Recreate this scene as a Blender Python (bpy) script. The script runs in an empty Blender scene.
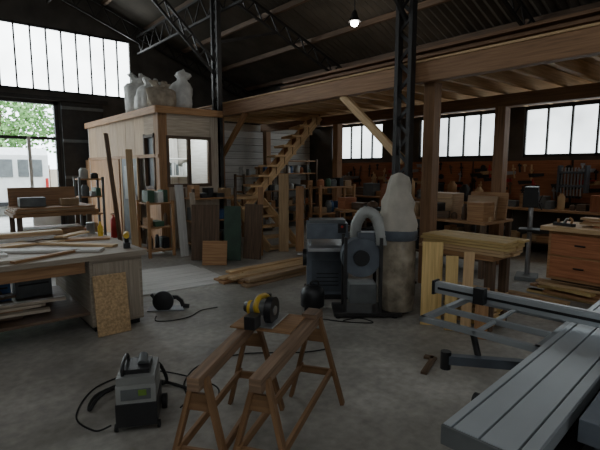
import bpy, math, random
from mathutils import Vector, Matrix, Euler
random.seed(7)
R=random.uniform
# ------------------------------------------------------------------ materials
def base(name):
    m=bpy.data.materials.new(name); m.use_nodes=True
    nt=m.node_tree; b=nt.nodes['Principled BSDF']; return m,nt,b
def N(nt,t,**k):
    n=nt.nodes.new(t)
    for a,v in k.items(): setattr(n,a,v)
    return n
def plain(name,col,rough=.6,metal=0,var=.25,scale=6,bump=.0,spec=None):
    m,nt,b=base(name)
    tc=N(nt,'ShaderNodeTexCoord'); no=N(nt,'ShaderNodeTexNoise'); no.inputs['Scale'].default_value=scale; no.inputs['Detail'].default_value=5
    nt.links.new(tc.outputs['Object'],no.inputs['Vector'])
    cr=N(nt,'ShaderNodeValToRGB')
    cr.color_ramp.elements[0].position=.3; cr.color_ramp.elements[1].position=.7
    cr.color_ramp.elements[0].color=(*[c*(1-var) for c in col],1); cr.color_ramp.elements[1].color=(*[min(1,c*(1+var)) for c in col],1)
    nt.links.new(no.outputs['Fac'],cr.inputs['Fac'])
    at=N(nt,'ShaderNodeAttribute',attribute_name='tint')
    mx=N(nt,'ShaderNodeMix',data_type='RGBA',blend_type='MULTIPLY'); mx.inputs[0].default_value=1
    nt.links.new(cr.outputs['Color'],mx.inputs[6]); nt.links.new(at.outputs['Color'],mx.inputs[7])
    nt.links.new(mx.outputs[2],b.inputs['Base Color'])
    b.inputs['Roughness'].default_value=rough; b.inputs['Metallic'].default_value=metal
    if bump:
        bp=N(nt,'ShaderNodeBump'); bp.inputs['Strength'].default_value=bump; bp.inputs['Distance'].default_value=.02
        nt.links.new(no.outputs['Fac'],bp.inputs['Height']); nt.links.new(bp.outputs['Normal'],b.inputs['Normal'])
    return m
def wood(name,c1,c2,rough=.65,su=1.5,sv=28):
    m,nt,b=base(name)
    uv=N(nt,'ShaderNodeUVMap',uv_map='UVMap'); mp=N(nt,'ShaderNodeMapping'); mp.inputs['Scale'].default_value=(su,sv,1)
    no=N(nt,'ShaderNodeTexNoise'); no.inputs['Scale'].default_value=1.4; no.inputs['Detail'].default_value=7; no.inputs['Distortion'].default_value=.6
    nt.links.new(uv.outputs[0],mp.inputs[0]); nt.links.new(mp.outputs[0],no.inputs['Vector'])
    cr=N(nt,'ShaderNodeValToRGB'); cr.color_ramp.elements[0].position=.3; cr.color_ramp.elements[1].position=.72
    cr.color_ramp.elements[0].color=(*c1,1); cr.color_ramp.elements[1].color=(*c2,1)
    nt.links.new(no.outputs['Fac'],cr.inputs['Fac'])
    at=N(nt,'ShaderNodeAttribute',attribute_name='tint')
    mx=N(nt,'ShaderNodeMix',data_type='RGBA',blend_type='MULTIPLY'); mx.inputs[0].default_value=1
    nt.links.new(cr.outputs['Color'],mx.inputs[6]); nt.links.new(at.outputs['Color'],mx.inputs[7])
    nt.links.new(mx.outputs[2],b.inputs['Base Color'])
    b.inputs['Roughness'].default_value=rough
    bp=N(nt,'ShaderNodeBump'); bp.inputs['Strength'].default_value=.25; bp.inputs['Distance'].default_value=.004
    nt.links.new(no.outputs['Fac'],bp.inputs['Height']); nt.links.new(bp.outputs['Normal'],b.inputs['Normal'])
    return m
def emis(name,col,st,var=0):
    m,nt,b=base(name)
    b.inputs['Base Color'].default_value=(*col,1); b.inputs['Emission Color'].default_value=(*col,1); b.inputs['Emission Strength'].default_value=st
    b.inputs['Roughness'].default_value=.4
    if var:
        tc=N(nt,'ShaderNodeTexCoord'); no=N(nt,'ShaderNodeTexNoise'); no.inputs['Scale'].default_value=.9; no.inputs['Detail'].default_value=6
        mr=N(nt,'ShaderNodeMapRange'); mr.inputs['To Min'].default_value=st*(1-var); mr.inputs['To Max'].default_value=st*(1+var*.6)
        mr.inputs['From Min'].default_value=.3; mr.inputs['From Max'].default_value=.7
        nt.links.new(tc.outputs['Object'],no.inputs['Vector']); nt.links.new(no.outputs['Fac'],mr.inputs['Value']); nt.links.new(mr.outputs[0],b.inputs['Emission Strength'])
    return m
W_PALE=wood('pine_pale',(.42,.27,.13),(.66,.46,.25))
W_YEL=wood('pine_yellow',(.46,.31,.11),(.70,.51,.22))
W_MID=wood('oak_mid',(.26,.13,.055),(.46,.26,.12))
W_BEAM=wood('beam_wood',(.20,.105,.05),(.38,.21,.105))
W_DARK=wood('old_wood_dark',(.065,.04,.024),(.16,.10,.06))
W_RED=wood('reddish_board',(.24,.085,.035),(.42,.17,.075))
W_GREY=wood('weathered_board',(.27,.22,.165),(.46,.39,.30))
PLY=wood('plywood_sheet',(.33,.21,.12),(.53,.375,.225))
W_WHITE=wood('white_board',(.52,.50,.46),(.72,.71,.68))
OSB=plain('osb_board',(.46,.31,.16),.8,var=.35,scale=45,bump=.3)
STEEL_D=plain('painted_steel_dark',(.03,.028,.027),.55,.3)
STEEL=plain('brushed_steel',(.42,.43,.44),.38,.85,var=.12)
ALU=plain('aluminium',(.42,.455,.475),.40,.5,var=.08,scale=3)
BLACK=plain('black_plastic',(.012,.012,.013),.45)
RUBBER=plain('black_rubber',(.01,.01,.01),.7)
GREY=plain('grey_paint',(.12,.13,.13),.5)
LGREY=plain('light_grey_plastic',(.33,.34,.32),.5,var=.1)
WHITE=plain('white_paint',(.72,.72,.70),.5,var=.08)
GREENM=plain('green_paint',(.035,.085,.05),.5)
LIME=plain('lime_plastic',(.22,.40,.05),.5)
BLUE=plain('blue_plastic',(.03,.09,.22),.45)
DBLUE=plain('blue_grey_machine',(.09,.105,.125),.45)
RED=plain('red_paint',(.42,.025,.02),.4)
YEL=plain('yellow_plastic',(.65,.42,.03),.45)
SACKW=plain('woven_white_sack',(.68,.68,.65),.9,var=.15,scale=9,bump=.8)
SACKB=plain('hessian_sack',(.40,.34,.26),.95,var=.3,scale=9,bump=.8)
CLOTH=plain('filter_cloth',(.46,.425,.36),.95,var=.16,scale=5,bump=.5)
CARD=plain('cardboard',(.33,.22,.12),.85)
PAPER=plain('paper',(.7,.7,.66),.8)
LAMPM=emis('lamp_glow',(1,.97,.9),22)
PANE_G=emis('translucent_sheet_gable',(.91,.98,1.0),4.4,.25)
PANE_B=emis('translucent_glass_back',(.88,.97,1.0),1.8,.45)
PANE_FILL=emis('translucent_skylight',(.95,.98,1.0),1.6,.3)  # glow for the panes added out of view as fill light
def floormat():
    m,nt,b=base('concrete_floor')
    tc=N(nt,'ShaderNodeTexCoord')
    a=N(nt,'ShaderNodeTexNoise'); a.inputs['Scale'].default_value=.8; a.inputs['Detail'].default_value=9; a.inputs['Roughness'].default_value=.62
    c=N(nt,'ShaderNodeTexNoise'); c.inputs['Scale'].default_value=14; c.inputs['Detail'].default_value=6
    for n in (a,c): nt.links.new(tc.outputs['Object'],n.inputs['Vector'])
    cr=N(nt,'ShaderNodeValToRGB'); cr.color_ramp.elements[0].position=.34; cr.color_ramp.elements[1].position=.66
    cr.color_ramp.elements[0].color=(.165,.155,.135,1); cr.color_ramp.elements[1].color=(.42,.40,.355,1)
    nt.links.new(a.outputs['Fac'],cr.inputs['Fac'])
    mx=N(nt,'ShaderNodeMix',data_type='RGBA',blend_type='OVERLAY'); mx.inputs[0].default_value=.45
    nt.links.new(cr.outputs['Color'],mx.inputs[6]); nt.links.new(c.outputs['Fac'],mx.inputs[7])
    nt.links.new(mx.outputs[2],b.inputs['Base Color'])
    mr=N(nt,'ShaderNodeMapRange'); mr.inputs['From Min'].default_value=.3; mr.inputs['From Max'].default_value=.7; mr.inputs['To Min'].default_value=.42; mr.inputs['To Max'].default_value=.7
    nt.links.new(a.outputs['Fac'],mr.inputs['Value']); nt.links.new(mr.outputs[0],b.inputs['Roughness'])
    bp=N(nt,'ShaderNodeBump'); bp.inputs['Strength'].default_value=.12; bp.inputs['Distance'].default_value=.01
    nt.links.new(c.outputs['Fac'],bp.inputs['Height']); nt.links.new(bp.outputs['Normal'],b.inputs['Normal'])
    return m
FLOOR=floormat()
WALLM=plain('wall_dark_render',(.075,.068,.06),.9,var=.35,scale=2,bump=.3)
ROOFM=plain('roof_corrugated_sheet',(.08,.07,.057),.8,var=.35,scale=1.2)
LEAF=plain('leaves',(.16,.32,.10),.7,var=.5,scale=2)
BARK=plain('bark',(.12,.09,.06),.9)
GROUND=plain('yard_gravel',(.42,.41,.38),.95,var=.25,scale=3)
def glassmat():
    m,nt,b=base('clear_glass'); b.inputs['Base Color'].default_value=(.8,.9,.95,1); b.inputs['Roughness'].default_value=.05
    b.inputs['Transmission Weight'].default_value=1; b.inputs['IOR'].default_value=1.02; return m
GLASS=glassmat()
def bagmat():
    m,nt,b=base('clear_plastic_bag_with_shavings')
    tc=N(nt,'ShaderNodeTexCoord'); no=N(nt,'ShaderNodeTexNoise'); no.inputs['Scale'].default_value=5; no.inputs['Detail'].default_value=8
    nt.links.new(tc.outputs['Object'],no.inputs['Vector'])
    cr=N(nt,'ShaderNodeValToRGB'); cr.color_ramp.elements[0].position=.35; cr.color_ramp.elements[1].position=.68
    cr.color_ramp.elements[0].color=(.16,.135,.10,1); cr.color_ramp.elements[1].color=(.46,.40,.30,1)
    nt.links.new(no.outputs['Fac'],cr.inputs['Fac']); nt.links.new(cr.outputs[0],b.inputs['Base Color'])
    b.inputs['Roughness'].default_value=.22
    bp=N(nt,'ShaderNodeBump'); bp.inputs['Strength'].default_value=.9; bp.inputs['Distance'].default_value=.04
    nt.links.new(no.outputs['Fac'],bp.inputs['Height']); nt.links.new(bp.outputs['Normal'],b.inputs['Normal'])
    return m
BAG=bagmat()
# ------------------------------------------------------------------ builder
import bmesh
class M:
    def __init__(s,name,loc=(0,0,0),rz=0,bevel=0):
        s.name=name; s.loc=loc; s.rz=rz; s.bev=bevel
        s.v=[];s.f=[];s.fm=[];s.uv=[];s.ti=[];s.sm=[];s.mats=[]
    def add(s,vs,fs,mat,uvs=None,smooth=False,tint=None):
        if mat not in s.mats: s.mats.append(mat)
        mi=s.mats.index(mat); o=len(s.v); s.v+= [tuple(p) for p in vs]
        if tint is None: tint=R(.78,1.12)
        for i,f in enumerate(fs):
            s.f.append([o+k for k in f]); s.fm.append(mi); s.ti.append(tint); s.sm.append(smooth)
            s.uv.append(uvs[i] if uvs else [(vs[k][0]+vs[k][1]*.3,vs[k][2]+vs[k][1]) for k in f])
        return s
    def hexa(s,mtx,dim,mat,tint=None):
        a,b,c=[d/2 for d in dim]
        loc=[(-a,-b,-c),(a,-b,-c),(a,b,-c),(-a,b,-c),(-a,-b,c),(a,-b,c),(a,b,c),(-a,b,c)]
        fs=[(0,3,2,1),(4,5,6,7),(0,1,5,4),(1,2,6,5),(2,3,7,6),(3,0,4,7)]; nax=[2,2,1,0,1,0]
        L=max(range(3),key=lambda i:dim[i]); ou,ov=R(0,50),R(0,50); uvs=[]
        for f,n in zip(fs,nax):
            ax=[i for i in range(3) if i!=n]
            if L in ax: U=L; V=[i for i in ax if i!=L][0]
            else: U,V=ax
            uvs.append([(loc[k][U]+ou,loc[k][V]+ov+n*.37) for k in f])
        s.add([mtx@Vector(p) for p in loc],fs,mat,uvs,False,tint); return s
    def box(s,c,d,mat,rot=(0,0,0),tint=None):
        return s.hexa(Matrix.Translation(c)@Euler([math.radians(a) for a in rot]).to_matrix().to_4x4(),d,mat,tint)
    def bx(s,x0,x1,y0,y1,z0,z1,mat,tint=None):
        return s.box(((x0+x1)/2,(y0+y1)/2,(z0+z1)/2),(abs(x1-x0),abs(y1-y0),abs(z1-z0)),mat,tint=tint)
    def beam(s,p,q,w,h,mat,up=(0,0,1),tint=None):
        p=Vector(p);q=Vector(q);x=(q-p);l=x.length;x.normalize();u=Vector(up)
        if abs(x.dot(u))>.98: u=Vector((0,1,0))
        y=u.cross(x).normalized(); z=x.cross(y)
        m=Matrix((x,y,z)).transposed().to_4x4(); m.translation=(p+q)/2
        return s.hexa(m,(l,w,h),mat,tint)
    def rev(s,prof,c,mat,axis=(0,0,1),seg=20,tint=None,wob=0,sx=1,sy=1,wobs=None,off=None):
        z=Vector(axis).normalized(); u=Vector((0,0,1)) if abs(z.z)<.9 else Vector((1,0,0))
        x=(u-z*u.dot(z)).normalized(); y=z.cross(x); c=Vector(c); vs=[];fs=[];uvs=[]
        if tint is None: tint=R(.85,1.08)
        ph=R(0,6)
        for j,(r,h) in enumerate(prof):
            wb=wobs[j] if wobs else wob; ox,oy=off[j] if off else (0,0)
            for i in range(seg):
                a=2*math.pi*i/seg; rr=r*(1+wb*(math.sin(3*a+j*.5+ph)*.5+math.sin(7*a+j*.7+ph)*.35+R(-.3,.3)))
                vs.append(c+x*(math.cos(a)*rr*sx+ox)+y*(math.sin(a)*rr*sy+oy)+z*(h+(wb*.12*r/.2*math.sin(2*a+ph) if wobs else 0)))
        for j in range(len(prof)-1):
            for i in range(seg):
                k=(i+1)%seg; fs.append((j*seg+i,j*seg+k,(j+1)*seg+k,(j+1)*seg+i)); uvs.append([(j,i/seg*.3)]*4)
        s.add(vs,fs,mat,uvs,True,tint)
        n=len(prof)-1
        s.add(vs[:seg],[tuple(reversed(range(seg)))],mat,[[(0,0)]*seg],False,tint)
        s.add(vs[n*seg:],[tuple(range(seg))],mat,[[(0,0)]*seg],False,tint)
        return s
    def cyl(s,p,q,r,mat,r2=None,seg=18,tint=None):
        p=Vector(p);q=Vector(q);l=(q-p).length
        return s.rev([(r,0),(r if r2 is None else r2,l)],p,mat,q-p,seg,tint)
    def tube(s,pts,r,mat,seg=8,sub=6,ribs=0,tint=None):
        P=[Vector(p) for p in pts]; pp=[]
        for i in range(len(P)-1):
            a=P[max(i-1,0)];b=P[i];c=P[i+1];d=P[min(i+2,len(P)-1)]
            for k in range(sub):
                t=k/sub; pp.append(.5*((2*b)+(c-a)*t+(2*a-5*b+4*c-d)*t*t+(3*b-a-3*c+d)*t**3))
        pp.append(P[-1]); vs=[];fs=[]; prev=None
        for i,p in enumerate(pp):
            t=(pp[min(i+1,len(pp)-1)]-pp[max(i-1,0)])
            t=t.normalized() if t.length>1e-6 else Vector((0,0,1))
            if prev is None: prev=Vector((0,0,1)) if abs(t.z)<.9 else Vector((1,0,0))
            x=(prev-t*prev.dot(t)).normalized(); prev=x; y=t.cross(x)
            rr=r*(1+(ribs if i%2 else 0))
            for k in range(seg):
                a=2*math.pi*k/seg; vs.append(p+x*math.cos(a)*rr+y*math.sin(a)*rr)
        for i in range(len(pp)-1):
            for k in range(seg):
                l=(k+1)%seg; fs.append((i*seg+k,i*seg+l,(i+1)*seg+l,(i+1)*seg+k))
        fs.append(tuple(range(seg))); n=(len(pp)-1)*seg; fs.append(tuple(n+k for k in range(seg)))
        return s.add(vs,fs,mat,[[(0,0)]*len(f) for f in fs],True,tint if tint else 1.0)
    def extr(s,poly,y0,y1,mat,axis='y',tint=None):
        n=len(poly)
        def P(a,b,t): return (a,t,b) if axis=='y' else ((t,a,b) if axis=='x' else (a,b,t))
        vs=[P(a,b,y0) for a,b in poly]+[P(a,b,y1) for a,b in poly]
        fs=[tuple(range(n)),tuple(reversed(range(n,2*n)))]+[(i,(i+1)%n,n+(i+1)%n,n+i) for i in range(n)]
        return s.add(vs,fs,mat,None,False,tint)
    def done(s):
        me=bpy.data.meshes.new(s.name); me.from_pydata(s.v,[],s.f)
        for m in s.mats: me.materials.append(m)
        me.polygons.foreach_set('material_index',s.fm); me.polygons.foreach_set('use_smooth',s.sm)
        me.uv_layers.new(name='UVMap')
        me.uv_layers['UVMap'].data.foreach_set('uv',[c for f in s.uv for p in f for c in p])
        me.color_attributes.new('tint','FLOAT_COLOR','CORNER')
        col=[]
        for f,t in zip(s.f,s.ti): col+= [t,t,t,1.0]*len(f)
        me.color_attributes['tint'].data.foreach_set('color',col)
        bm=bmesh.new(); bm.from_mesh(me); bmesh.ops.recalc_face_normals(bm,faces=bm.faces); bm.to_mesh(me); bm.free()
        o=bpy.data.objects.new(s.name,me); bpy.context.collection.objects.link(o); o.location=s.loc; o.rotation_euler=(0,0,math.radians(s.rz))
        if s.bev:
            b=o.modifiers.new('bevel','BEVEL'); b.width=s.bev; b.segments=2; b.limit_method='ANGLE'; b.angle_limit=math.radians(50)
        return o
# ------------------------------------------------------------------ shell
XB=9.5; YG=14.0; XL=-9.5; YR=-8.0
def roofz(x):
    return 4.3+(XB-x)*.38 if x>=-.5 else 8.1-(-.5-x)*.38
m=M('floor'); m.bx(XL,XB,YR,YG,-.12,0,FLOOR,1); m.done()
m=M('ground_yard'); m.bx(-30,40,YG+.02,70,-.15,-.02,GROUND,1); m.done()
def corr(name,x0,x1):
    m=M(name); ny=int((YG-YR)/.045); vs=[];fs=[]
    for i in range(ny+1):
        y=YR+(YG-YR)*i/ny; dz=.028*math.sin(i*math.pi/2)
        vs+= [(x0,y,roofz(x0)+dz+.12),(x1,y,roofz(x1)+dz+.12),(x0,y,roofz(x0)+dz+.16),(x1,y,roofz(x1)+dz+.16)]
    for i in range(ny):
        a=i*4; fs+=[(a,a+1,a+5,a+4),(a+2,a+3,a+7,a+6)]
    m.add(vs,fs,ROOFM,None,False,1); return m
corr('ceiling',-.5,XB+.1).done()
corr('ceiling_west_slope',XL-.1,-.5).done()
for k,(xx,y0,y1) in enumerate([(-3.2,-5,6),(1.0,-6.5,-1.0)]):  # glowing roof panes added out of view to brighten the foreground
    m=M('window_%d'%(20+k)); z=roofz(xx)
    sl=-.38 if xx>-.5 else .38
    vs=[(xx-.6,y0,z-.6*sl+.03),(xx+.6,y0,z+.6*sl+.03),(xx+.6,y1,z+.6*sl+.03),(xx-.6,y1,z-.6*sl+.03)]
    m.add(vs,[(0,1,2,3)],PANE_FILL,None,False,1); m.done()
# back wall
wins=[(7.85,9.8),(4.75,6.7),(2.0,4.18),(-1.0,1.25)]
ZS,ZT=1.87,2.87
m=M('wall_back'); m.bx(XB,XB+.2,YR,YG,0,ZS,WALLM,1); m.bx(XB,XB+.2,YR,YG,ZT,4.45,WALLM,1)
e=[YR]+[a for w in sorted(wins) for a in w]+[YG]
for a,b in zip(e[::2],e[1::2]): m.bx(XB,XB+.2,a,b,ZS,ZT,WALLM,1)
m.done()
for i,(a,b) in enumerate(wins):
    m=M('window_%d'%(i+1)); m.bx(XB+.08,XB+.1,a,b,ZS,ZT,PANE_B,1)
    n=5
    for k in range(n+1):
        y=a+(b-a)*k/n; w=.035 if 0<k<n else .06
        m.bx(XB+.02,XB+.07,y-w/2,y+w/2,ZS,ZT,STEEL_D)
    for z in (ZS+.03,ZT-.03): m.bx(XB+.02,XB+.07,a,b,z-.03,z+.03,STEEL_D)
    m.done()
# gable wall
DX0,DX1,DZ=-1.6,3.1,3.45
m=M('wall_gable')
m.bx(XL,DX0,YG,YG+.2,0,3.7,WALLM,1); m.bx(DX1,XB,YG,YG+.2,0,3.7,WALLM,1); m.bx(DX0,DX1,YG,YG+.2,DZ,3.7,WALLM,1)
m.bx(5.15,XB,YG,YG+.2,3.7,4.4,WALLM,1)
m.extr([(5.15,4.4),(XB,4.4),(XB,4.45),(5.15,6.1)],YG,YG+.2,WALLM,tint=1)
m.extr([(XL,3.7),(-6,3.7),(-6,roofz(-6)+.15),(XL,roofz(XL)+.15)],YG,YG+.2,WALLM,tint=1)
m.extr([(-6,5.42),(5.15,5.42),(5.15,6.1),(-.5,8.25),(-6,6.2)],YG,YG+.2,WALLM,tint=1)
m.done()
m=M('window_5'); m.bx(-6,5.15,YG+.09,YG+.11,3.7,5.42,PANE_G,1)
x=-6
while x<5.2:
    m.bx(x-.02,x+.02,YG+.02,YG+.08,3.7,5.42,STEEL_D); x+=.372
for z in (3.73,5.39): m.bx(-6,5.15,YG+.02,YG+.08,z-.035,z+.035,STEEL_D)
m.done()
m=M('door_1')
for x in (DX0+.05,DX1-.05): m.bx(x-.05,x+.05,YG-.02,YG+.12,0,DZ,STEEL_D)
m.bx(DX0,DX1,YG-.02,YG+.12,DZ-.08,DZ,STEEL_D); m.bx(DX0,DX1,YG+.02,YG+.08,2.42,2.5,STEEL_D)
for x in (2.35,): m.bx(x-.04,x+.04,YG+.0,YG+.08,0,2.5,WHITE)
m.bx(2.39,3.0,YG+.03,YG+.06,.1,1.0,WHITE); m.bx(2.39,3.0,YG+.02,YG+.07,1.0,1.08,WHITE); m.bx(2.39,3.0,YG+.02,YG+.07,.04,.12,WHITE)
m.done()
m=M('trim_1'); m.bx(DX0-1.5,4.4,YG-.14,YG-.06,DZ+.02,DZ+.12,STEEL_D); m.done()
m=M('door_2',bevel=.004); m.bx(3.15,4.25,YG-.14,YG-.06,.03,3.45,STEEL_D)
for z in (.4,1.4,2.4,3.3): m.bx(3.15,4.25,YG-.18,YG-.14,z-.04,z+.04,GREY)
m.done()
m=M('wall_west'); m.bx(XL-.2,XL,YR,YG,0,4.8,WALLM,1); m.done()
m=M('wall_rear'); m.bx(XL,XB,YR-.2,YR,0,4.4,WALLM,1); m.extr([(XL,4.4),(XB,4.4),(-.5,8.2)],YR-.2,YR,WALLM,tint=1); m.done()
m=M('window_6'); m.bx(-8,6,YR+.03,YR+.05,2.6,4.0,PANE_FILL,1)  # glowing pane band added to the unseen rear wall for fill
for k in range(29): m.bx(-8+k*.5-.02,-8+k*.5+.02,YR+.05,YR+.1,2.6,4.0,STEEL_D)
m.done()
m=M('wall_partition')
for k in range(15): m.bx(5.2,9.48,10.75,10.79,.02+k*.19,.2+k*.19,W_WHITE,tint=R(.6,.85))
m.done()
# ------------------------------------------------------------------ roof structure
m=M('roof_purlins')
for x in [9.2,8.0,6.8,5.6,4.4,3.2,2.0,.8,-.4]:
    z=roofz(x)-.02
    m.bx(x-.04,x+.04,YR,YG,z-.03,z+.09,W_DARK)
m.done()
def lattice(m,p,q,depth,mat,n,w=.05,up=(0,0,1)):
    p=Vector(p);q=Vector(q);d=Vector(up)*depth
    m.beam(p,q,w,w,mat);m.beam(p-d,q-d,w,w,mat)
    for i in range(n):
        a=p.lerp(q,i/n);b=p.lerp(q,(i+1)/n);c=a.lerp(b,.5)
        m.beam(a,c-d,w*.55,w*.55,mat);m.beam(c-d,b,w*.55,w*.55,mat)
for k,y in enumerate((9.03,3.95,13.75,-1.1)):
    m=M('roof_truss')
    lattice(m,(-.5,y,roofz(-.5)-.08),(5.35,y,roofz(5.35)-.08),.45,STEEL_D,12)
    lattice(m,(5.35,y,roofz(5.35)-.08),(9.45,y,roofz(9.45)-.08),.32,STEEL_D,9)
    if k!=2:
        lattice(m,(5.25,y,3.9),(2.6,y,roofz(2.6)-.55),.28,STEEL_D,9)
        m.beam((5.3,y,4.4),(6.9,y,roofz(6.9)-.4),.06,.06,STEEL_D)
    m.done()
m=M('lattice_girder'); lattice(m,(5.35,-6,5.55),(5.35,13.9,5.55),.5,STEEL_D,30); m.done()
m=M('lattice_girder'); lattice(m,(3.0,-6,6.4),(3.0,13.9,6.4),.4,STEEL_D,30); m.done()
for y in (9.03,3.95,-1.1):
    m=M('steel_lattice_stanchion')
    x=5.22
    for dy in (-.11,.11):
        m.bx(x-.05,x+.05,y+dy-.03,y+dy+.03,0,5.75,STEEL_D)
    z=.1
    while z<5.5:
        m.beam((x,y-.11,z),(x,y+.11,z+.2),.02,.05,STEEL_D); m.beam((x,y+.11,z+.2),(x,y-.11,z+.4),.02,.05,STEEL_D); z+=.4
    m.bx(x-.15,x+.15,y-.2,y+.2,0,.03,STEEL_D)
    m.done()
# ------------------------------------------------------------------ mezzanine
m=M('timber_mezzanine',bevel=.006)
y0,y1=-1.5,10.6
m.bx(5.30,5.45,y0,3.85,2.80,3.06,W_BEAM,tint=.95); m.bx(5.30,5.45,4.08,y1,2.80,3.06,W_BEAM,tint=1.1)
m.bx(7.5,7.65,y0,y1,2.66,2.86,W_BEAM,tint=.7); m.bx(9.3,9.45,y0,y1,2.88,3.05,W_BEAM)
y=y0+.2
while y<y1:
    m.bx(5.46,9.4,y-.035,y+.035,2.87,3.05,W_PALE,tint=R(1.1,1.4)); y+=.45
m.bx(5.28,9.45,y0,y1,3.06,3.09,W_PALE,tint=1.0)
for (x,y,w) in [(5.38,9.25,.18),(5.50,3.68,.17),(7.57,3.7,.18),(7.57,7.6,.16),(5.4,-.9,.18),(7.57,.2,.18),(7.57,10.4,.16)]:
    m.bx(x-w/2,x+w/2,y-w/2,y+w/2,0,2.8 if x<6 else 2.66,W_BEAM)
m.beam((5.38,5.3,2.82),(5.38,4.05,1.75),.07,.12,W_PALE,tint=1.1)
m.beam((5.38,8.1,2.82),(5.38,9.1,1.95),.07,.12,W_MID)
m.done()
m=M('stored_timber_pile')
for i in range(9): m.bx(6+R(0,.2),6.5+R(0,.4),1.0+R(0,.5),7.2+R(0,.6),3.09+.045*i,3.13+.045*i,W_BEAM,tint=.7)
m.done()
# ------------------------------------------------------------------ staircase
m=M('timber_staircase',bevel=.004)
a=Vector((5.75,8.82,1.02)); b=Vector((7.35,8.15,3.06)); n=9
d=(b-a); h=Vector((d.x,d.y,0)).normalized(); sd=Vector((-h.y,h.x,0))
for s_ in (-.34,.34):
    m.beam(a+sd*s_+Vector((0,0,-.24)),b+sd*s_+Vector((0,0,-.24)),.045,.16,W_PALE,tint=1.3)
for i in range(1,n+1):
    c=a+d*(i/n)
    m.beam(c+sd*-.46,c+sd*.46,.26,.045,W_PALE,tint=1.5)
    m.beam(c+sd*-.38+h*.11-Vector((0,0,.1)),c+sd*.38+h*.11-Vector((0,0,.1)),.02,.17,W_MID)
    m.beam(c+sd*-.345-Vector((0,0,.02))+h*.1,c+sd*-.345-Vector((0,0,.2))+h*.1,.03,.2,W_PALE,up=tuple(h),tint=1.3)
m.bx(5.15,5.95,8.35,9.12,.97,1.03,W_PALE)
for x in (5.2,5.9):
    for y in (8.4,9.07): m.bx(x-.04,x+.04,y-.04,y+.04,0,.97,W_MID)
for i in range(5): m.bx(5.2,5.95,8.1-i*.24,8.36-i*.24,.78-i*.19,.82-i*.19,W_PALE)
m.beam((5.2,8.35,.9),(5.2,7.1,-.0+.06),.04,.2,W_PALE); m.beam((5.95,8.35,.9),(5.95,7.1,.06),.04,.2,W_PALE)
m.done()
# ------------------------------------------------------------------ office cabin
OX0,OX1,OY0,OY1,OH=3.68,5.06,8.66,13.4,2.8
m=M('site_office_cabin',bevel=.003)
def panelx(x0,x1,z0,z1,mat,t=None): m.bx(x0,x1,OY0,OY0+.08,z0,z1,mat,t)
panelx(OX0,3.86,0,OH,W_MID); panelx(4.80,OX1,0,OH,W_GREY,1.2); panelx(3.86,4.80,2.27,OH,W_GREY,1.3); panelx(3.86,4.80,0,1.3,W_GREY,1.1)
m.bx(3.86,4.80,OY0+.03,OY0+.04,1.3,2.27,GLASS)
for x in (3.86,4.33,4.80): m.bx(x-.03,x+.03,OY0-.01,OY0+.08,1.27,2.3,W_DARK)
for z in (1.3,2.27): m.bx(3.84,4.82,OY0-.02,OY0+.08,z-.03,z+.03,W_DARK)
def pany(y0,y1,z0,z1,mat,t=None): m.bx(OX0,OX0+.08,y0,y1,z0,z1,mat,t)
pany(OY0+.08,8.9,0,OH,W_MID); pany(8.9,9.4,0,1.25,W_MID); pany(8.9,9.4,2.3,OH,PLY)
m.bx(OX0+.05,OX0+.06,8.9,9.4,1.25,2.3,BLACK)
for y in (8.9,9.4): m.bx(OX0-.02,OX0+.08,y-.03,y+.03,1.2,2.35,W_DARK)
for z in (1.25,2.3): m.bx(OX0-.02,OX0+.08,8.87,9.43,z-.03,z+.03,W_DARK)
y=9.4
while y<OY1-.01:
    y2=min(y+.55,OY1)
    pany(y,y2-.01,1.88,OH,PLY,R(.9,1.15))
    if not (9.75<y+.27<11.0):
        for k in range(4): pany(y+k*.1375,y+(k+1)*.1375-.006,0,1.88,W_MID,R(.9,1.2))
    y=y2
pany(9.4,10.95,0,1.88,PLY,.8)
m.bx(OX0-.03,OX0,9.8,10.75,.02,1.86,GREY); m.bx(OX0-.035,OX0-.03,9.95,10.6,.95,1.7,LGREY)
m.bx(OX0-.06,OX0-.03,9.85,9.88,.85,1.05,STEEL)
for y in (9.78,10.77): m.bx(OX0-.04,OX0+.0,y-.03,y+.03,0,1.9,W_PALE)
m.bx(OX0-.03,OX0,OY0,OY1,1.86,1.93,W_MID)
m.bx(OX1-.06,OX1,OY0,OY1,0,OH,W_WHITE); m.bx(OX0,OX1,OY1-.06,OY1,0,OH,W_WHITE)
m.bx(OX0-.06,OX1+.02,OY0-.06,OY1+.02,OH,OH+.06,W_MID); m.bx(OX0-.07,OX1+.03,OY0-.08,OY0-.05,OH-.08,OH+.06,W_MID,1.1); m.bx(OX0-.08,OX0-.05,OY0-.05,OY1,OH-.08,OH+.06,W_MID,1.1)
m.bx(OX0-.01,OX0+.1,OY0-.01,OY0+.1,0,OH,W_MID)
m.bx(4.0,4.98,10.6,10.64,.1,2.7,W_WHITE)
m.bx(4.2,4.98,9.9,10.3,1.45,1.48,W_WHITE); m.bx(4.2,4.98,9.9,10.3,1.85,1.88,W_WHITE)
for k in range(14): m.bx(4.2+k*.055,4.24+k*.055,9.95,10.25,1.48,1.48+R(.2,.32),random.choice([BLUE,WHITE,LGREY,GREY,PAPER]))
m.done()
l=bpy.data.lights.new('office_ceiling_light','POINT'); l.energy=45; l.color=(.9,.97,1); l.shadow_soft_size=.15
o=bpy.data.objects.new('office_ceiling_light',l); o.location=(4.3,9.4,2.5); bpy.context.collection.objects.link(o)
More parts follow.
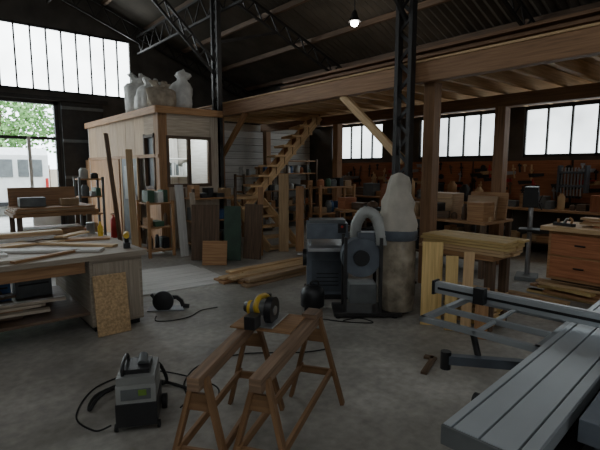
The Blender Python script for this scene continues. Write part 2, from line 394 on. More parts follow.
def sack(c,w,h,mat):
    m=M('bulk_sack',loc=c,rz=R(0,90)); lx,ly=R(-.05,.05),R(-.05,.05)
    pr=[(w*.30,0),(w*.52,.03),(w*.57,h*.15),(w*.56,h*.32),(w*.58,h*.48),(w*.54,h*.64),(w*.40,h*.74),(w*.24,h*.79),(w*.24,h*.85),(w*.32,h*.93),(w*.24,h*.99),(w*.06,h*.93)]
    wb=[.1,.1,.16,.2,.22,.25,.3,.3,.5,.8,.9,.5]
    m.rev(pr,(0,0,0),mat,seg=26,wobs=wb,off=[(lx*j/4,ly*j/4) for j in range(12)]); return m.done()
for c,w,h,mt in [((3.95,9.85,2.875),.48,.66,SACKW),((3.98,9.15,2.875),.50,.50,SACKB),((4.45,9.25,2.875),.42,.80,SACKW),((4.55,9.95,2.875),.5,.6,SACKB),((3.98,10.5,2.875),.5,.88,SACKW),((4.55,10.6,2.875),.5,.7,SACKB)]:
    sack(c,w,h,mt)
# ------------------------------------------------------------------ sawhorses
def sawhorse(p,q,H,name='sawhorse'):
    m=M(name,bevel=.003); p=Vector(p);q=Vector(q);d=(q-p).normalized();s=Vector((-d.y,d.x,0));Z=Vector((0,0,1))
    m.beam(p+Z*(H-.035),q+Z*(H-.035),.065,.07,W_DARK,tint=1.9)
    for e,o in ((p,1),(q,-1)):
        b=e+d*o*.08
        F=[]
        for k in (-1,1):
            top=b+s*k*.03+Z*(H-.03); ft=b-d*o*.04+s*k*.19
            m.beam(top,ft+Z*.01,.045,.026,W_MID,up=s,tint=.6); F.append((top,ft))
        a1=F[0][0].lerp(F[0][1],.62);a2=F[1][0].lerp(F[1][1],.62)
        m.beam(a1,a2,.02,.05,W_MID,tint=.6)
        m.beam(F[0][0].lerp(F[0][1],.2),F[1][0].lerp(F[1][1],.2),.02,.09,W_MID,tint=.6)
    c1=(p+d*.03)+Z*(H*.38);c2=(q-d*.03)+Z*(H*.38)
    m.beam(c1+s*.11,c2+s*.11,.022,.045,W_MID,tint=.65)
    m.beam(c1-s*.11,c2-s*.11,.022,.045,W_MID,tint=.65)
    m.done()
sawhorse((.92,1.88,0),(1.70,2.47,0),.66)
sawhorse((1.14,1.68,0),(2.08,2.26,0),.66)
m=M('circular_saw',loc=(1.66,2.27,.662),rz=32,bevel=.004)
m.box((0,0,.006),(.34,.40,.012),W_MID,tint=.7)
m.box((0,0,.018),(.30,.16,.008),STEEL)
m.cyl((-.02,-.045,.09),(-.02,.0,.09),.085,BLACK,seg=28); m.cyl((-.02,-.05,.09),(-.02,-.045,.09),.03,STEEL)
m.cyl((-.02,.0,.095),(-.02,.11,.095),.045,GREY,seg=22); m.cyl((-.02,.11,.095),(-.02,.13,.095),.046,YEL); m.cyl((-.02,.13,.095),(-.02,.16,.095),.043,BLACK,r2=.03)
m.tube([(-.13,.03,.10),(-.15,.03,.15),(-.10,.03,.185),(0,.03,.175),(.06,.03,.14)],.018,YEL,seg=10,tint=.7)
m.cyl((.07,.03,.12),(.07,.03,.17),.018,BLACK); m.box((-.2,.03,.07),(.10,.07,.08),BLACK)
m.done()
m=M('wood_offcut',loc=(1.96,2.19,.662),rz=30); m.box((0,0,.015),(.14,.10,.03),W_DARK); m.done()
# ------------------------------------------------------------------ portable dust extractor
m=M('portable_dust_extractor',loc=(1.0,2.82,0),rz=-28,bevel=.012)
m.box((0,0,.115),(.25,.31,.15),BLACK); m.box((0,0,.25),(.24,.30,.12),LGREY,tint=.8); m.box((0,0,.335),(.23,.29,.05),LGREY,tint=.6)
for k in range(6): m.box((-.122,-.10+k*.04,.25),(.004,.02,.08),GREY)
m.box((0,-.152,.25),(.18,.006,.07),GREY,tint=.9); m.box((0.04,-.155,.26),(.05,.006,.04),LIME,tint=.6)
m.tube([(-.08,-.11,.35),(-.08,-.10,.41),(-.08,.0,.43),(-.08,.10,.41),(-.08,.11,.35)],.012,BLACK)
for x in (-.12,.12):
    m.cyl((x*1.08,.12,.05),(x*1.35,.12,.05),.05,RUBBER,seg=20)
    m.cyl((x,-.12,.025),(x*1.15,-.12,.025),.025,RUBBER,seg=14)
m.box((.0,0,.375),(.16,.2,.03),BLACK); m.cyl((.03,-.02,.39),(.03,.05,.42),.03,GREY)
m.done()
m=M('extractor_hose')
m.tube([(1.18,3.02,.28),(1.26,3.08,.2),(1.30,3.12,.04),(1.12,3.32,.03),(.86,3.28,.03),(.76,3.10,.03),(.9,3.22,.06),(1.2,3.25,.05),(1.4,2.95,.03),(1.4,2.7,.03)],.012,RUBBER,seg=8,sub=10,ribs=.12); m.done()
def cable(name,pts,r=.006):
    m=M(name); m.tube(pts,r,RUBBER,seg=6,sub=8); m.done()
cable('power_cable',[(1.25,2.75,.02),(1.35,2.85,.01),(1.45,3.1,.008),(1.7,3.3,.008),(2.1,3.25,.008),(2.5,2.95,.008),(2.75,2.85,.008)])
cable('power_cable',[(.80,2.78,.05),(.72,2.86,.01),(.68,3.12,.008),(.9,3.45,.008),(1.25,3.5,.008),(1.45,3.3,.008),(1.6,2.9,.008),(1.5,2.7,.008),(1.35,2.6,.01)])
cable('power_cable',[(2.7,4.0,.008),(3.0,3.9,.008),(3.2,3.6,.008),(3.4,3.25,.008),(3.6,3.05,.008),(3.6,3.25,.008),(3.4,3.3,.008)])
cable('power_cable',[(1.9,4.72,.02),(1.85,4.6,.008),(2.0,4.5,.008),(2.2,4.5,.008),(2.4,4.62,.008),(2.6,4.6,.008)])
# circular saw resting on floor
m=M('plunge_saw',loc=(2.12,4.94,0),rz=-32,bevel=.004)
m.box((0,0,.010),(.42,.19,.012),STEEL,tint=.5)
m.rev([(.02,0),(.115,.004),(.12,.015),(.12,.04),(.10,.05),(.03,.052)],(-.03,-.085,.115),BLACK,axis=(0,1,0),seg=30)
m.cyl((-.03,-.06,.07),(-.03,-.055,.07),.085,STEEL,seg=36)
m.cyl((-.03,-.03,.11),(-.03,.13,.11),.045,GREY,seg=22); m.cyl((-.03,.13,.11),(-.03,.145,.11),.046,GREENM)
m.extr([(-.02,.14),(.05,.17),(.13,.165),(.19,.11),(.21,.04),(.17,.03),(.15,.09),(.11,.125),(.05,.125),(0,.10)],-.03,.01,BLACK)
m.cyl((-.13,-.01,.13),(-.17,-.01,.19),.018,BLACK); m.cyl((.19,-.01,.04),(.26,-.01,.03),.025,RUBBER)
m.done()
# ------------------------------------------------------------------ workbench left
m=M('workbench',bevel=.004)
bx0,bx1,by0,by1,bz=-1.1,1.78,4.60,6.35,.80
m.bx(bx0,bx1,by0,by1,bz-.05,bz,W_GREY)
for x in (-1.0,.3):
    for y in (4.7,6.2): m.bx(x-.05,x+.05,y-.05,y+.05,0,bz-.05,W_DARK)
m.bx(bx0+.05,bx1-.6,4.65,4.69,bz-.17,bz-.05,W_MID,tint=.8)
m.bx(1.22,1.74,4.66,6.2,.06,bz-.05,W_GREY,tint=.85); m.bx(1.25,1.71,4.7,6.16,0,.06,BLACK)
m.bx(1.25,1.71,4.645,4.66,.1,.71,W_GREY,tint=.9)
for k in range(3): m.bx(1.74,1.755,4.7+k*.5,5.16+k*.5,.1,.7,W_GREY,tint=.9)
for k in range(3): m.bx(1.755,1.775,4.9+k*.5,4.98+k*.5,.6,.62,STEEL)
m.bx(-1.05,1.22,4.72,6.1,.18,.21,W_DARK)
for i in range(26): m.box((R(-.6,.7),R(4.85,5.5),.225+.03*(i//4)),(R(.5,.9),R(.06,.14),.028),random.choice([W_MID,W_GREY,W_DARK]),rot=(0,0,R(-12,12)))
for x,c_ in ((.9,GREY),(.5,BLUE),(-.1,GREENM),(-.6,CARD)):
    m.box((x,5.85,.36),(.36,.3,.3),c_); m.box((x,5.695,.36),(.3,.01,.02),BLACK)
m.done()
m=M('leaning_osb_board',bevel=.002); m.box((1.385,4.555,.30),(.32,.018,.60),OSB,rot=(-9,0,-1)); m.done()
m=M('bench_boards',bevel=.002)
for (x,y,l,w,r,mt,z) in [(.95,5.15,1.1,.16,-35,W_WHITE,0),(1.2,5.45,1.2,.10,-50,W_PALE,0),(.55,5.7,1.5,.22,10,W_PALE,0),(.45,5.95,1.5,.16,6,W_WHITE,.026),(1.35,5.75,.8,.14,-20,W_MID,0),(0,5.1,1.2,.14,4,W_WHITE,0),(.0,5.5,.9,.10,15,W_MID,.026),(.9,4.82,.7,.07,25,W_MID,0),(1.4,6.0,.5,.12,40,W_PALE,.026),(.3,4.85,.8,.2,-8,W_GREY,0),(.7,6.1,1.2,.2,2,PLY,.052),(.75,6.1,1.1,.16,-3,W_PALE,.078)]:
    m.box((x,y,bz+.014+z),(l,w,.024),mt,rot=(0,0,r),tint=R(.9,1.15))
m.done()
m=M('battery_drill',loc=(1.66,4.85,bz+.001),rz=70,bevel=.004)
m.box((0,0,.03),(.11,.07,.055),BLACK); m.beam((0,0,.05),(-.01,0,.12),.04,.045,BLACK); m.cyl((-.08,0,.14),(.08,0,.14),.03,YEL); m.cyl((.08,0,.14),(.14,0,.14),.02,BLACK,r2=.012); m.done()
m=M('glue_bottle',loc=(1.7,5.9,bz)); m.rev([(.03,0),(.033,.02),(.033,.12),(.015,.15),(.008,.19)],(0,0,0),YEL); m.done()
m=M('steel_tin',loc=(1.68,6.25,bz)); m.rev([(.05,0),(.05,.13),(.053,.13),(.053,.145),(.0,.145)],(0,0,0),STEEL); m.done()
m=M('panel_trestle_table',bevel=.004); m.bx(1.15,2.45,8.7,9.7,.82,.88,W_MID,.7)
for x in (1.25,2.35):
    for y in (8.8,9.6): m.bx(x-.04,x+.04,y-.04,y+.04,0,.82,W_DARK)
m.bx(1.2,2.4,8.8,9.6,.3,.33,W_DARK)
for k in range(3): m.box((1.8+R(-.04,.04),9.2,.9+k*.03),(1.25,.9,.026),random.choice([W_MID,PLY]),rot=(0,0,R(-2,2)),tint=.8)
m.box((1.75,9.5,1.13),(1.1,.03,.34),W_BEAM,rot=(-6,0,0),tint=.9); m.box((1.5,9.1,1.06),(.4,.25,.16),GREY); m.box((2.1,9.1,1.04),(.3,.2,.12),CARD)
for k in range(5): m.box((1.8,9.2,.36+k*.05),(1.0,.6,.04),W_MID,rot=(0,0,R(-4,4)),tint=.7)
m.done()
def ext(loc):
    m=M('fire_extinguisher',loc=loc); m.rev([(.06,0),(.075,.02),(.075,.42),(.05,.48),(.02,.5),(.02,.55)],(0,0,0),RED); m.box((0,0,.57),(.12,.03,.02),BLACK); m.tube([(.03,0,.54),(.10,0,.5),(.09,0,.3),(.085,0,.15)],.01,RUBBER); m.done()
ext((3.48,9.5,0)); ext((3.48,11.0,0))
def rack(name,x0,x1,y0,y1,H,levels,post,items,mt=W_MID,cols=None):
    m=M(name,bevel=.003)
    for x in (x0,x1):
        for y in (y0,y1): m.bx(x-.025,x+.025,y-.025,y+.025,0,H,post)
    for z in levels: m.bx(x0,x1,y0,y1,z-.015,z+.015,mt)
    for z,nx in items:
        x=x0+.04
        while x<x1-.1:
            w=R(.06,.22); w=min(w,x1-.03-x); h=R(.08,.26); mt2=random.choice(cols or [CARD,BLACK,BLACK,LGREY,W_RED,GREENM,GREY,W_MID,LGREY,W_DARK,BLUE,PAPER])
            if random.random()<.4: m.rev([(w*.42,0),(w*.45,.01),(w*.45,h*.8),(w*.3,h*.9),(w*.3,h)],(x+w/2,(y0+y1)/2+R(-.08,.05),z+.015),mt2,seg=14)
            else: m.box((x+w/2,(y0+y1)/2,z+.015+h/2),(w*.92,(y1-y0)*R(.5,.9),h),mt2)
            x+=w+R(.0,.05)
    m.done()
rack('tool_trolley',2.75,3.25,10.9,11.3,1.45,(.15,.6,1.0,1.4),GREY,[(.15,0),(.6,0),(1.0,0),(1.4,0)])
rack('workshop_shelf_rack',3.15,3.62,8.0,8.5,1.05,(.12,.55,1.0),W_MID,[(.12,0),(.55,0),(1.0,0)])
rack('tool_shelf_rack',4.05,5.0,8.0,8.4,1.25,(.15,.6,1.05),W_DARK,[(.15,0),(.6,0),(1.05,0)])
def leaning(name,pc,L,w,th,ang,face,mt,t=None):
    f=math.radians(face); nrm=Vector((math.cos(f),math.sin(f),0)); a=math.radians(ang)
    up=(-nrm*math.sin(a)+Vector((0,0,1))*math.cos(a)); x=Vector((-nrm.y,nrm.x,0)); y=up.cross(x)
    mm=Matrix((x,y,up)).transposed().to_4x4(); mm.translation=Vector(pc)+up*(L/2)+Vector((0,0,th*math.sin(a)/2+.001))
    m=M(name,bevel=.002); m.hexa(mm,(w,th,L),mt,t); m.done()
F=-130
leaning('leaning_white_board',(3.72,7.75,0),1.35,.16,.022,9,-95,W_WHITE)
leaning('leaning_white_board',(3.95,7.7,0),1.2,.10,.022,9,-95,W_GREY)
leaning('leaning_plank',(3.0,8.3,0),2.0,.12,.03,5,-95,W_PALE,.8)
leaning('leaning_plank',(2.85,8.6,0),2.3,.09,.03,6,-60,W_DARK)
leaning('leaning_plywood_panel',(3.75,6.7,0),.42,.42,.02,14,F,W_MID,1.1)
leaning('leaning_green_panel',(4.2,6.85,0),.98,.30,.02,8,F,GREENM,.7)
leaning('leaning_dark_panel',(4.55,6.75,0),1.0,.35,.03,7,-150,W_DARK)
leaning('leaning_door_panel',(3.85,7.2,0),1.0,.5,.04,7,F,W_DARK)
leaning('leaning_plank',(5.45,6.95,0),1.55,.20,.025,6,F,W_PALE)
leaning('leaning_plank',(5.7,6.75,0),1.3,.16,.025,7,F,W_MID)
leaning('leaning_plank',(4.85,6.9,0),1.3,.10,.025,8,F,W_MID)
m=M('floor_boards_pale')  # pale thin boards stand in for light reflecting off the concrete
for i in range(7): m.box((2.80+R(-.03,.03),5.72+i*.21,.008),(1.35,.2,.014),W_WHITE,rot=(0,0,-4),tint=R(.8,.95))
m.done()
m=M('lumber_pile',bevel=.003)
for i in range(12):
    m.box((4.25+R(-.15,.15),5.25+(i%4)*.17+R(-.02,.02),.022+.042*(i//4)),(R(1.5,1.9),.13,.036),random.choice([W_PALE,W_MID,PLY]),rot=(0,0,R(2,9)))
m.done()
def clutter_table(name,x0,x1,y0,y1,H,mt=W_MID,big=.3,extra=None):
    m=M(name,bevel=.004)
    m.bx(x0,x1,y0,y1,H-.04,H,mt); m.bx(x0+.05,x1-.05,y0+.05,y1-.05,.25,.28,W_DARK)
    for x in (x0+.05,x1-.05):
        for y in (y0+.05,y1-.05): m.bx(x-.035,x+.035,y-.035,y+.035,0,H-.04,W_DARK)
    for zz in (.28,H):
        y=y0+.05
        while y<y1-.1:
            w=min(R(.08,.35),y1-.04-y); h=R(.06,big if zz==H else .35); mt2=random.choice([CARD,BLACK,W_MID,W_MID,W_RED,W_DARK,GREY,GREY,W_PALE,W_DARK])
            r=random.random(); xx=x0+.2
            if r<.3: m.rev([(w*.35,0),(w*.38,.01),(w*.38,h*.8),(w*.2,h*.92),(w*.2,h)],(xx,y+w/2,zz),mt2,seg=14)
            else: m.box((xx+R(0,.1),y+w/2,zz+h/2),(R(.15,.35),w*.92,h),mt2)
            y+=w+R(0,.08)
    if extra: extra(m,H)
    m.done()
clutter_table('clutter_workbench',8.7,9.3,2.2,4.3,.9)
clutter_table('clutter_workbench',8.7,9.3,4.6,6.9,.95,big=.5)
clutter_table('clutter_workbench',8.7,9.3,7.2,9.6,.95,big=.5)
def ex(m,H):
    m.box((6.95,4.35,H+.19),(.35,.55,.38),PLY,tint=1.0); m.box((6.77,4.35,H+.30),(.02,.5,.03),W_PALE)
    m.box((6.95,3.55,H+.21),(.03,.62,.42),W_MID,rot=(0,8,0)); m.box((6.88,3.62,H+.18),(.03,.5,.36),PLY,rot=(0,8,0),tint=.9); m.box((7.0,5.5,H+.25),(.03,.6,.5),W_RED,rot=(0,8,0))
    for k in range(9): m.box((6.45+R(0,.3),3.4+k*.33,H+.03+R(0,.05)),(R(.1,.3),R(.1,.3),R(.05,.12)),random.choice([BLACK,GREY,W_PALE,W_DARK,CARD,RED]),rot=(0,0,R(0,40)))
clutter_table('assembly_table',6.3,7.2,3.25,6.4,.85,mt=W_MID,big=.3,extra=ex)
rack('parts_shelf',6.3,7.3,6.8,7.1,1.3,(.15,.7,1.25),W_MID,[(.15,0),(.7,0),(1.25,0)])
rack('parts_shelf',7.9,9.0,9.9,10.3,1.9,(.15,.6,1.05,1.5,1.85),W_DARK,[(.15,0),(.6,0),(1.05,0),(1.5,0)])
rack('parts_shelf',6.2,7.4,9.5,9.9,1.5,(.15,.6,1.05,1.45),W_DARK,[(.15,0),(.6,0),(1.05,0),(1.45,0)])
m=M('tool_board',bevel=.002)
for a,b in ((1.2,3.2),(3.25,5.2),(5.25,7.2),(7.25,9.3)): m.bx(9.44,9.48,a,b,1.0,1.8,W_RED,tint=R(.85,1.1))
for i in range(110):
    y=R(1.3,9.2); z=R(1.15,1.7); k=random.random(); mt=random.choice([BLACK,STEEL,W_DARK,W_PALE,RED,BLACK,BLACK])
    if k<.6: m.box((9.42,y,z),(.02,.03,R(.12,.35)),mt,rot=(R(-12,12),0,0)); m.box((9.42,y,z+.05),(.03,.07,.04),mt)
    elif k<.7: m.cyl((9.41,y,z),(9.44,y,z),R(.03,.07),BLACK)
    else: m.extr([(y-.15,z),(y+.12,z-.03),(y+.15,z+.05),(y-.15,z+.06)],9.41,9.43,mt,axis='x')
m.done()
m=M('clamp_rack',bevel=.003); m.bx(9.15,9.34,2.9,3.35,1.3,1.34,DBLUE); m.bx(9.15,9.34,2.9,3.35,1.55,1.59,DBLUE); m.bx(9.15,9.34,2.88,2.92,1.2,1.7,DBLUE); m.bx(9.15,9.34,3.33,3.37,1.2,1.7,DBLUE)
for k in range(7): m.bx(9.18,9.21,2.96+k*.055,2.98+k*.055,1.1,1.66,STEEL); m.bx(9.16,9.26,2.955+k*.055,2.985+k*.055,1.1,1.14,BLACK)
m.done()
m=M('drawer_workbench',bevel=.005)
m.bx(6.55,7.4,-.4,2.58,.80,.86,W_PALE); m.bx(6.65,7.35,.9,2.5,.12,.80,W_MID,1.2); m.bx(6.7,7.3,.95,2.45,0,.12,W_DARK); m.bx(6.65,7.35,-.3,.5,.0,.8,W_MID)
for k in range(2):
    for j in range(2): m.bx(6.63,6.65,.95+k*.78,1.68+k*.78,.16+j*.31,.44+j*.31,W_RED,tint=1.35); m.bx(6.61,6.63,1.25+k*.78,1.38+k*.78,.30+j*.31,.32+j*.31,STEEL_D)
m.done()
m=M('timber_on_bench')
for i in range(4): m.box((6.95+R(-.1,.1),1.5+R(-.2,.2),.875+.028*i),(.12+R(0,.2),R(.9,1.5),.026),random.choice([W_PALE,W_RED,W_MID]),rot=(0,0,R(-4,4)))
m.done()
m=M('hand_plane',loc=(6.75,2.35,.861),rz=70,bevel=.003); m.box((0,0,.02),(.3,.07,.04),STEEL_D); m.tube([(-.1,0,.04),(-.12,0,.09),(-.08,0,.12)],.014,W_MID); m.cyl((.09,0,.04),(.09,0,.09),.018,W_MID); m.box((-.02,0,.07),(.02,.05,.09),STEEL,rot=(0,-35,0)); m.done()
m=M('timber_offcuts_stack')
for i in range(10): m.box((6.2+R(-.08,.08),2.0+R(-.15,.15),.02+.036*(i//2)),(.12,R(.6,1.0),.032),random.choice([W_PALE,W_MID,W_YEL]),rot=(0,0,R(-8,8)))
m.done()
m=M('timber_offcuts_stack')
for i in range(8): m.box((5.55+R(-.1,.1),2.3+R(-.15,.15),.02+.036*(i//3)),(.12,R(.6,1.0),.032),random.choice([W_PALE,W_MID,W_YEL]),rot=(0,0,R(-14,14)))
m.done()
m=M('pedestal_drill_press',loc=(6.88,2.86,0),rz=200,bevel=.006)
m.box((0,0,.03),(.4,.3,.06),GREY); m.cyl((-.08,0,.05),(-.08,0,1.25),.035,STEEL); m.box((.05,0,.75),(.28,.28,.03),STEEL_D); m.box((.02,0,1.2),(.38,.2,.22),STEEL_D); m.box((-.0,0,1.34),(.42,.18,.08),BLACK)
m.cyl((.12,0,.95),(.12,0,1.1),.02,STEEL)
for a in (0,120,240): m.cyl((.05,.1,1.15),(.05+.12*math.cos(math.radians(a)),.14,1.15+.12*math.sin(math.radians(a))),.008,BLACK)
m.done()
# ------------------------------------------------------------------ lumber stack on table + leaning planks
m=M('lumber_stack_table',bevel=.003)
for x in (4.3,4.6):
    for y in (2.14,2.76): m.bx(x-.04,x+.04,y-.04,y+.04,0,.74,W_DARK)
m.bx(4.22,4.68,2.08,2.84,.74,.79,W_MID)
m.bx(4.26,4.64,2.12,2.8,.3,.33,W_MID)
for i in range(5):
    for j in range(3): m.box((4.30+j*.15+R(-.01,.01),2.44+R(-.03,.03),.805+i*.03),(.145,R(.86,.96),.026),W_YEL if i>1 else W_PALE,tint=R(.75,1.0))
for j in range(2): m.box((4.38+j*.17,2.44,.35),(.14,.7,.03),W_PALE)
for i in range(12): m.box((4.45+R(-.03,.03),2.42+R(-.06,.06),.02+.036*(i//2)),(.1,.6,.032),random.choice([W_PALE,W_YEL]),rot=(0,0,R(-10,10)))
m.done()
leaning('leaning_yellow_plank',(4.02,2.62,0),.88,.21,.03,7,-145,W_YEL,1.2)
leaning('leaning_yellow_plank',(4.04,2.40,0),.76,.12,.045,8,-145,W_YEL,1.1)
leaning('leaning_yellow_plank',(4.07,2.25,0),.82,.10,.03,7,-155,W_PALE,1.1)
leaning('leaning_yellow_plank',(4.05,2.08,0),.50,.12,.03,10,-155,W_MID,1.1)
# ------------------------------------------------------------------ dust collector
m=M('dust_collector',loc=(4.08,3.12,0),rz=-40,bevel=.004)
m.rev([(.12,.03),(.19,.06),(.205,.25),(.20,.5),(.21,.7),(.2,.84),(.2,.9)],(0,0,0),BAG,wob=.05,seg=28)
m.rev([(.21,.86),(.215,.87),(.215,.96),(.20,.97)],(0,0,0),DBLUE,seg=28)
m.rev([(.205,.96),(.215,1.03),(.19,1.12),(.175,1.2),(.18,1.28),(.13,1.38),(.12,1.48),(.09,1.56),(.02,1.60)],(0,0,0),CLOTH,seg=28,wobs=[.03,.1,.14,.16,.18,.2,.2,.25,.1])
m.cyl((0,0,1.58),(0,.02,1.95),.006,BLACK)
m.box((-.35,0,.04),(.75,.42,.04),STEEL_D)
for x in (-.68,-.05):
    for y in (-.18,.18): m.cyl((x,y,0),(x,y,.05),.03,BLACK)
for x,y in ((-.6,.14),(-.6,-.14),(-.22,.2),(-.22,-.2)): m.beam((x,y,.05),(x,y,.9),.035,.035,STEEL_D)
m.cyl((-.42,-.10,.66),(-.42,.10,.66),.22,DBLUE,seg=30); m.cyl((-.42,.10,.66),(-.42,.34,.66),.10,DBLUE); m.cyl((-.42,-.13,.66),(-.42,-.1,.66),.09,BLACK)
m.box((-.28,0,.86),(.35,.14,.16),DBLUE)
m.box((-.40,-.02,.26),(.3,.26,.22),GREY,tint=.8)
m.tube([(-.46,.12,.86),(-.46,.06,1.02),(-.38,0,1.16),(-.27,-.04,1.12),(-.21,-.08,.95),(-.2,-.1,.8)],.06,LGREY,seg=14,sub=10,ribs=.1,tint=1.0)
m.done()
# ------------------------------------------------------------------ thickness planer
m=M('thickness_planer',loc=(4.02,4.22,0),rz=-40,bevel=.008)
m.box((0,0,.32),(.52,.5,.64),DBLUE,tint=1.1); m.box((0,-.253,.3),(.40,.01,.40),DBLUE,tint=.7); m.box((0,0,.03),(.58,.56,.06),BLACK)
for k in range(4): m.box((0,-.26,.18+k*.05),(.28,.006,.015),BLACK)
m.box((0,0,.66),(.5,.85,.04),STEEL); m.box((0,-.02,.86),(.52,.34,.20),DBLUE,tint=1.3); m.box((0,-.02,.98),(.46,.28,.04),GREY)
for x in (-.22,.22):
    for y in (-.14,.10): m.cyl((x,y,.68),(x,y,.8),.02,STEEL)
m.cyl((-.26,-.05,.5),(-.31,-.05,.5),.11,BLACK,seg=24); m.cyl((-.31,-.1,.55),(-.38,-.1,.55),.012,STEEL)
m.box((.18,-.2,.9),(.1,.03,.12),BLACK); m.cyl((.18,-.215,.92),(.18,-.23,.92),.015,RED); m.cyl((0,.15,.9),(0,.25,.9),.06,BLACK)
m.done()
m=M('shop_vacuum',loc=(3.42,3.82,0)); m.rev([(.13,.05),(.14,.06),(.14,.22),(.11,.27),(.06,.30)],(0,0,0),BLACK)
for a in range(4): m.cyl((.1*math.cos(a*1.57),.1*math.sin(a*1.57),0),(.1*math.cos(a*1.57),.1*math.sin(a*1.57),.06),.02,RUBBER)
m.tube([(.0,.0,.29),(-.03,0,.33),(.08,0,.33),(.1,0,.24)],.012,STEEL_D); m.done()
# ------------------------------------------------------------------ sliding table saw
m=M('sliding_table_saw',loc=(.045,-.08,0),rz=4,bevel=.003)
SZ=.88
m.bx(1.75,2.75,-.45,.38,.06,.80,DBLUE); m.bx(1.8,2.7,-.4,.34,0,.06,BLACK); m.bx(1.5,3.0,-.6,.42,.80,SZ-.005,DBLUE,tint=1.3)
m.bx(1.85,2.3,.38,.395,.2,.65,GREY); m.cyl((1.75,-.05,.6),(1.68,-.05,.6),.1,BLACK,seg=24)
m.bx(1.35,3.6,.49,.64,.62,.80,DBLUE); m.bx(1.3,3.6,.42,.49,.66,.74,STEEL_D)
m.bx(2.0,2.7,.36,.51,.5,.62,DBLUE)
x0,x1=1.17,3.75
m.bx(x0,x1,.45,.70,.815,.862,ALU,tint=.8)
for a,b in ((.45,.485),(.492,.585),(.592,.668),(.675,.70)): m.bx(x0,x1,a,b,.862,SZ,ALU,tint=1.15)
m.bx(x0,x1,.452,.698,.860,.866,BLACK)
m.bx(x0-.010,x0,.448,.702,.815,SZ-.002,GREY)
m.cyl((1.45,.70,.84),(1.45,.73,.84),.025,BLACK)
m.bx(2.40,2.45,.42,1.42,.90,.965,ALU,tint=1.0); m.bx(2.396,2.40,.44,1.4,.925,.94,BLACK); m.bx(2.41,2.44,.42,1.42,.965,.969,STEEL); m.bx(2.39,2.46,1.42,1.435,.89,.975,BLACK)
m.bx(2.35,2.40,1.1,1.16,.90,.99,BLACK); m.cyl((2.42,.55,.965),(2.42,.55,1.03),.02,BLACK)
for a in ((2.03,2.06,.70,1.30),(2.55,2.58,.70,1.30),(2.03,2.58,1.27,1.30),(2.03,2.58,.70,.73),(2.26,2.28,.70,1.28)): m.bx(*a,.84,.87,ALU,tint=.75)
m.cyl((2.03,1.0,.855),(2.58,1.0,.855),.012,ALU)
m.beam((2.38,.55,.70),(1.99,1.12,.70),.045,.045,DBLUE)
m.cyl((1.99,1.12,.65),(1.99,1.12,.74),.026,BLACK); m.cyl((2.10,1.0,.70),(2.12,1.05,.84),.016,STEEL_D); m.cyl((2.38,.55,.6),(2.38,.55,.76),.045,DBLUE)
m.cyl((2.1,.434,.86),(2.1,.438,.86),.10,STEEL,seg=36)
m.done()
m=M('push_stick',loc=(3.15,2.05,.0),rz=20); m.box((0,0,.01),(.35,.05,.02),W_DARK); m.box((.16,.04,.01),(.06,.08,.02),W_DARK); m.done()
# ------------------------------------------------------------------ pendant lamp
x,y=6.6,6.2
m=M('pendant_lamp'); m.cyl((x,y,roofz(x)),(x,y,4.62),.01,BLACK); m.rev([(.03,4.62),(.05,4.58),(.07,4.50),(.11,4.44),(.12,4.42)],(x,y,0),STEEL_D,seg=24); m.rev([(.03,4.44),(.07,4.42),(.075,4.38),(.04,4.34),(.005,4.33)],(x,y,0),LAMPM,seg=20,tint=1); m.done()
l=bpy.data.lights.new('pendant_lamp_light','POINT'); l.energy=12; l.color=(1,.95,.85); l.shadow_soft_size=.1
o=bpy.data.objects.new('pendant_lamp_light',l); o.location=(x,y,4.2); bpy.context.collection.objects.link(o)
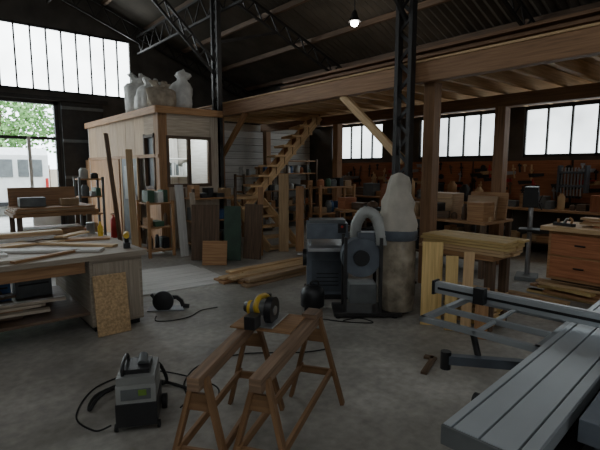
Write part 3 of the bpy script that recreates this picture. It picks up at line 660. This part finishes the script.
# ------------------------------------------------------------------ outside
m=M('delivery_van',bevel=.05)
m.extr([(18.2,.35),(18.15,2.1),(18.4,2.35),(21.8,2.35),(22.6,1.5),(23.6,1.2),(23.7,.35)],1.55,3.6,WHITE,axis='x',tint=1)
m.bx(1.75,2.5,18.12,18.16,1.35,1.95,GREY); m.bx(2.65,3.4,18.12,18.16,1.35,1.95,GREY); m.bx(1.6,3.55,18.08,18.16,.35,.5,BLACK)
m.bx(1.58,1.68,18.11,18.16,.8,1.3,RED); m.bx(3.47,3.57,18.11,18.16,.8,1.3,RED); m.bx(2.3,2.85,18.11,18.16,.75,.88,YEL)
for yy in (19,22.7):
    for xx in (1.55,3.4): m.cyl((xx,yy,.33),(xx+.2,yy,.33),.33,RUBBER,seg=26)
m.done()
def tree(c,h,r):
    m=M('tree',loc=c); m.rev([(.22,0),(.15,h*.3),(.1,h*.6),(.03,h*.8)],(0,0,0),BARK,seg=12)
    for i in range(6):
        a=R(0,6.28); m.cyl((0,0,h*R(.3,.5)),(math.cos(a)*r*.7,math.sin(a)*r*.7,h*R(.6,.8)),.06,BARK,r2=.02,seg=8)
    vs=[];fs=[]
    for i in range(3500):
        a=R(0,6.28);b=math.acos(R(-1,1)); rr=r*R(.5,1.0)*(1+.25*math.sin(a*3+b*4)); p=Vector((math.cos(a)*math.sin(b)*rr,math.sin(a)*math.sin(b)*rr,h*.62+math.cos(b)*rr*.8))
        u=Vector((R(-1,1),R(-1,1),R(-1,1))).normalized()*.13; w=u.cross(Vector((R(-1,1),R(-1,1),R(-1,1)))).normalized()*.13
        k=len(vs); vs+=[p-u,p+w,p+u,p-w]; fs.append((k,k+1,k+2,k+3))
    m.add(vs,fs,LEAF,None,False,1); m.done()
for c,h,r in [((-1,33,0),7,3),((4.5,36,0),8,3.4),((10,34,0),7,3),((-8,34,0),8,3.5),((1.2,29,0),5.5,2.3)]: tree(c,h,r)
m=M('hedge_fence')
for k in range(30): m.bx(-14+k,-13.1+k,25-.03,25+.03,0,1.6,W_GREY); m.bx(-14.1+k,-14+k,24.95,25.05,0,1.8,W_DARK)
m.done()
# ------------------------------------------------------------------ world, camera
w=bpy.data.worlds.new('sky'); bpy.context.scene.world=w; w.use_nodes=True
bg=w.node_tree.nodes['Background']; bg.inputs[0].default_value=(.80,.91,1,1); bg.inputs[1].default_value=4.5
cam=bpy.data.cameras.new('camera'); co=bpy.data.objects.new('camera',cam); bpy.context.collection.objects.link(co)
co.location=(0,0,1.65); co.rotation_euler=(math.radians(90-7.2),0,math.radians(-40.2)); cam.lens=27; cam.sensor_width=36
bpy.context.scene.camera=co
bpy.context.scene.view_settings.exposure=0.85
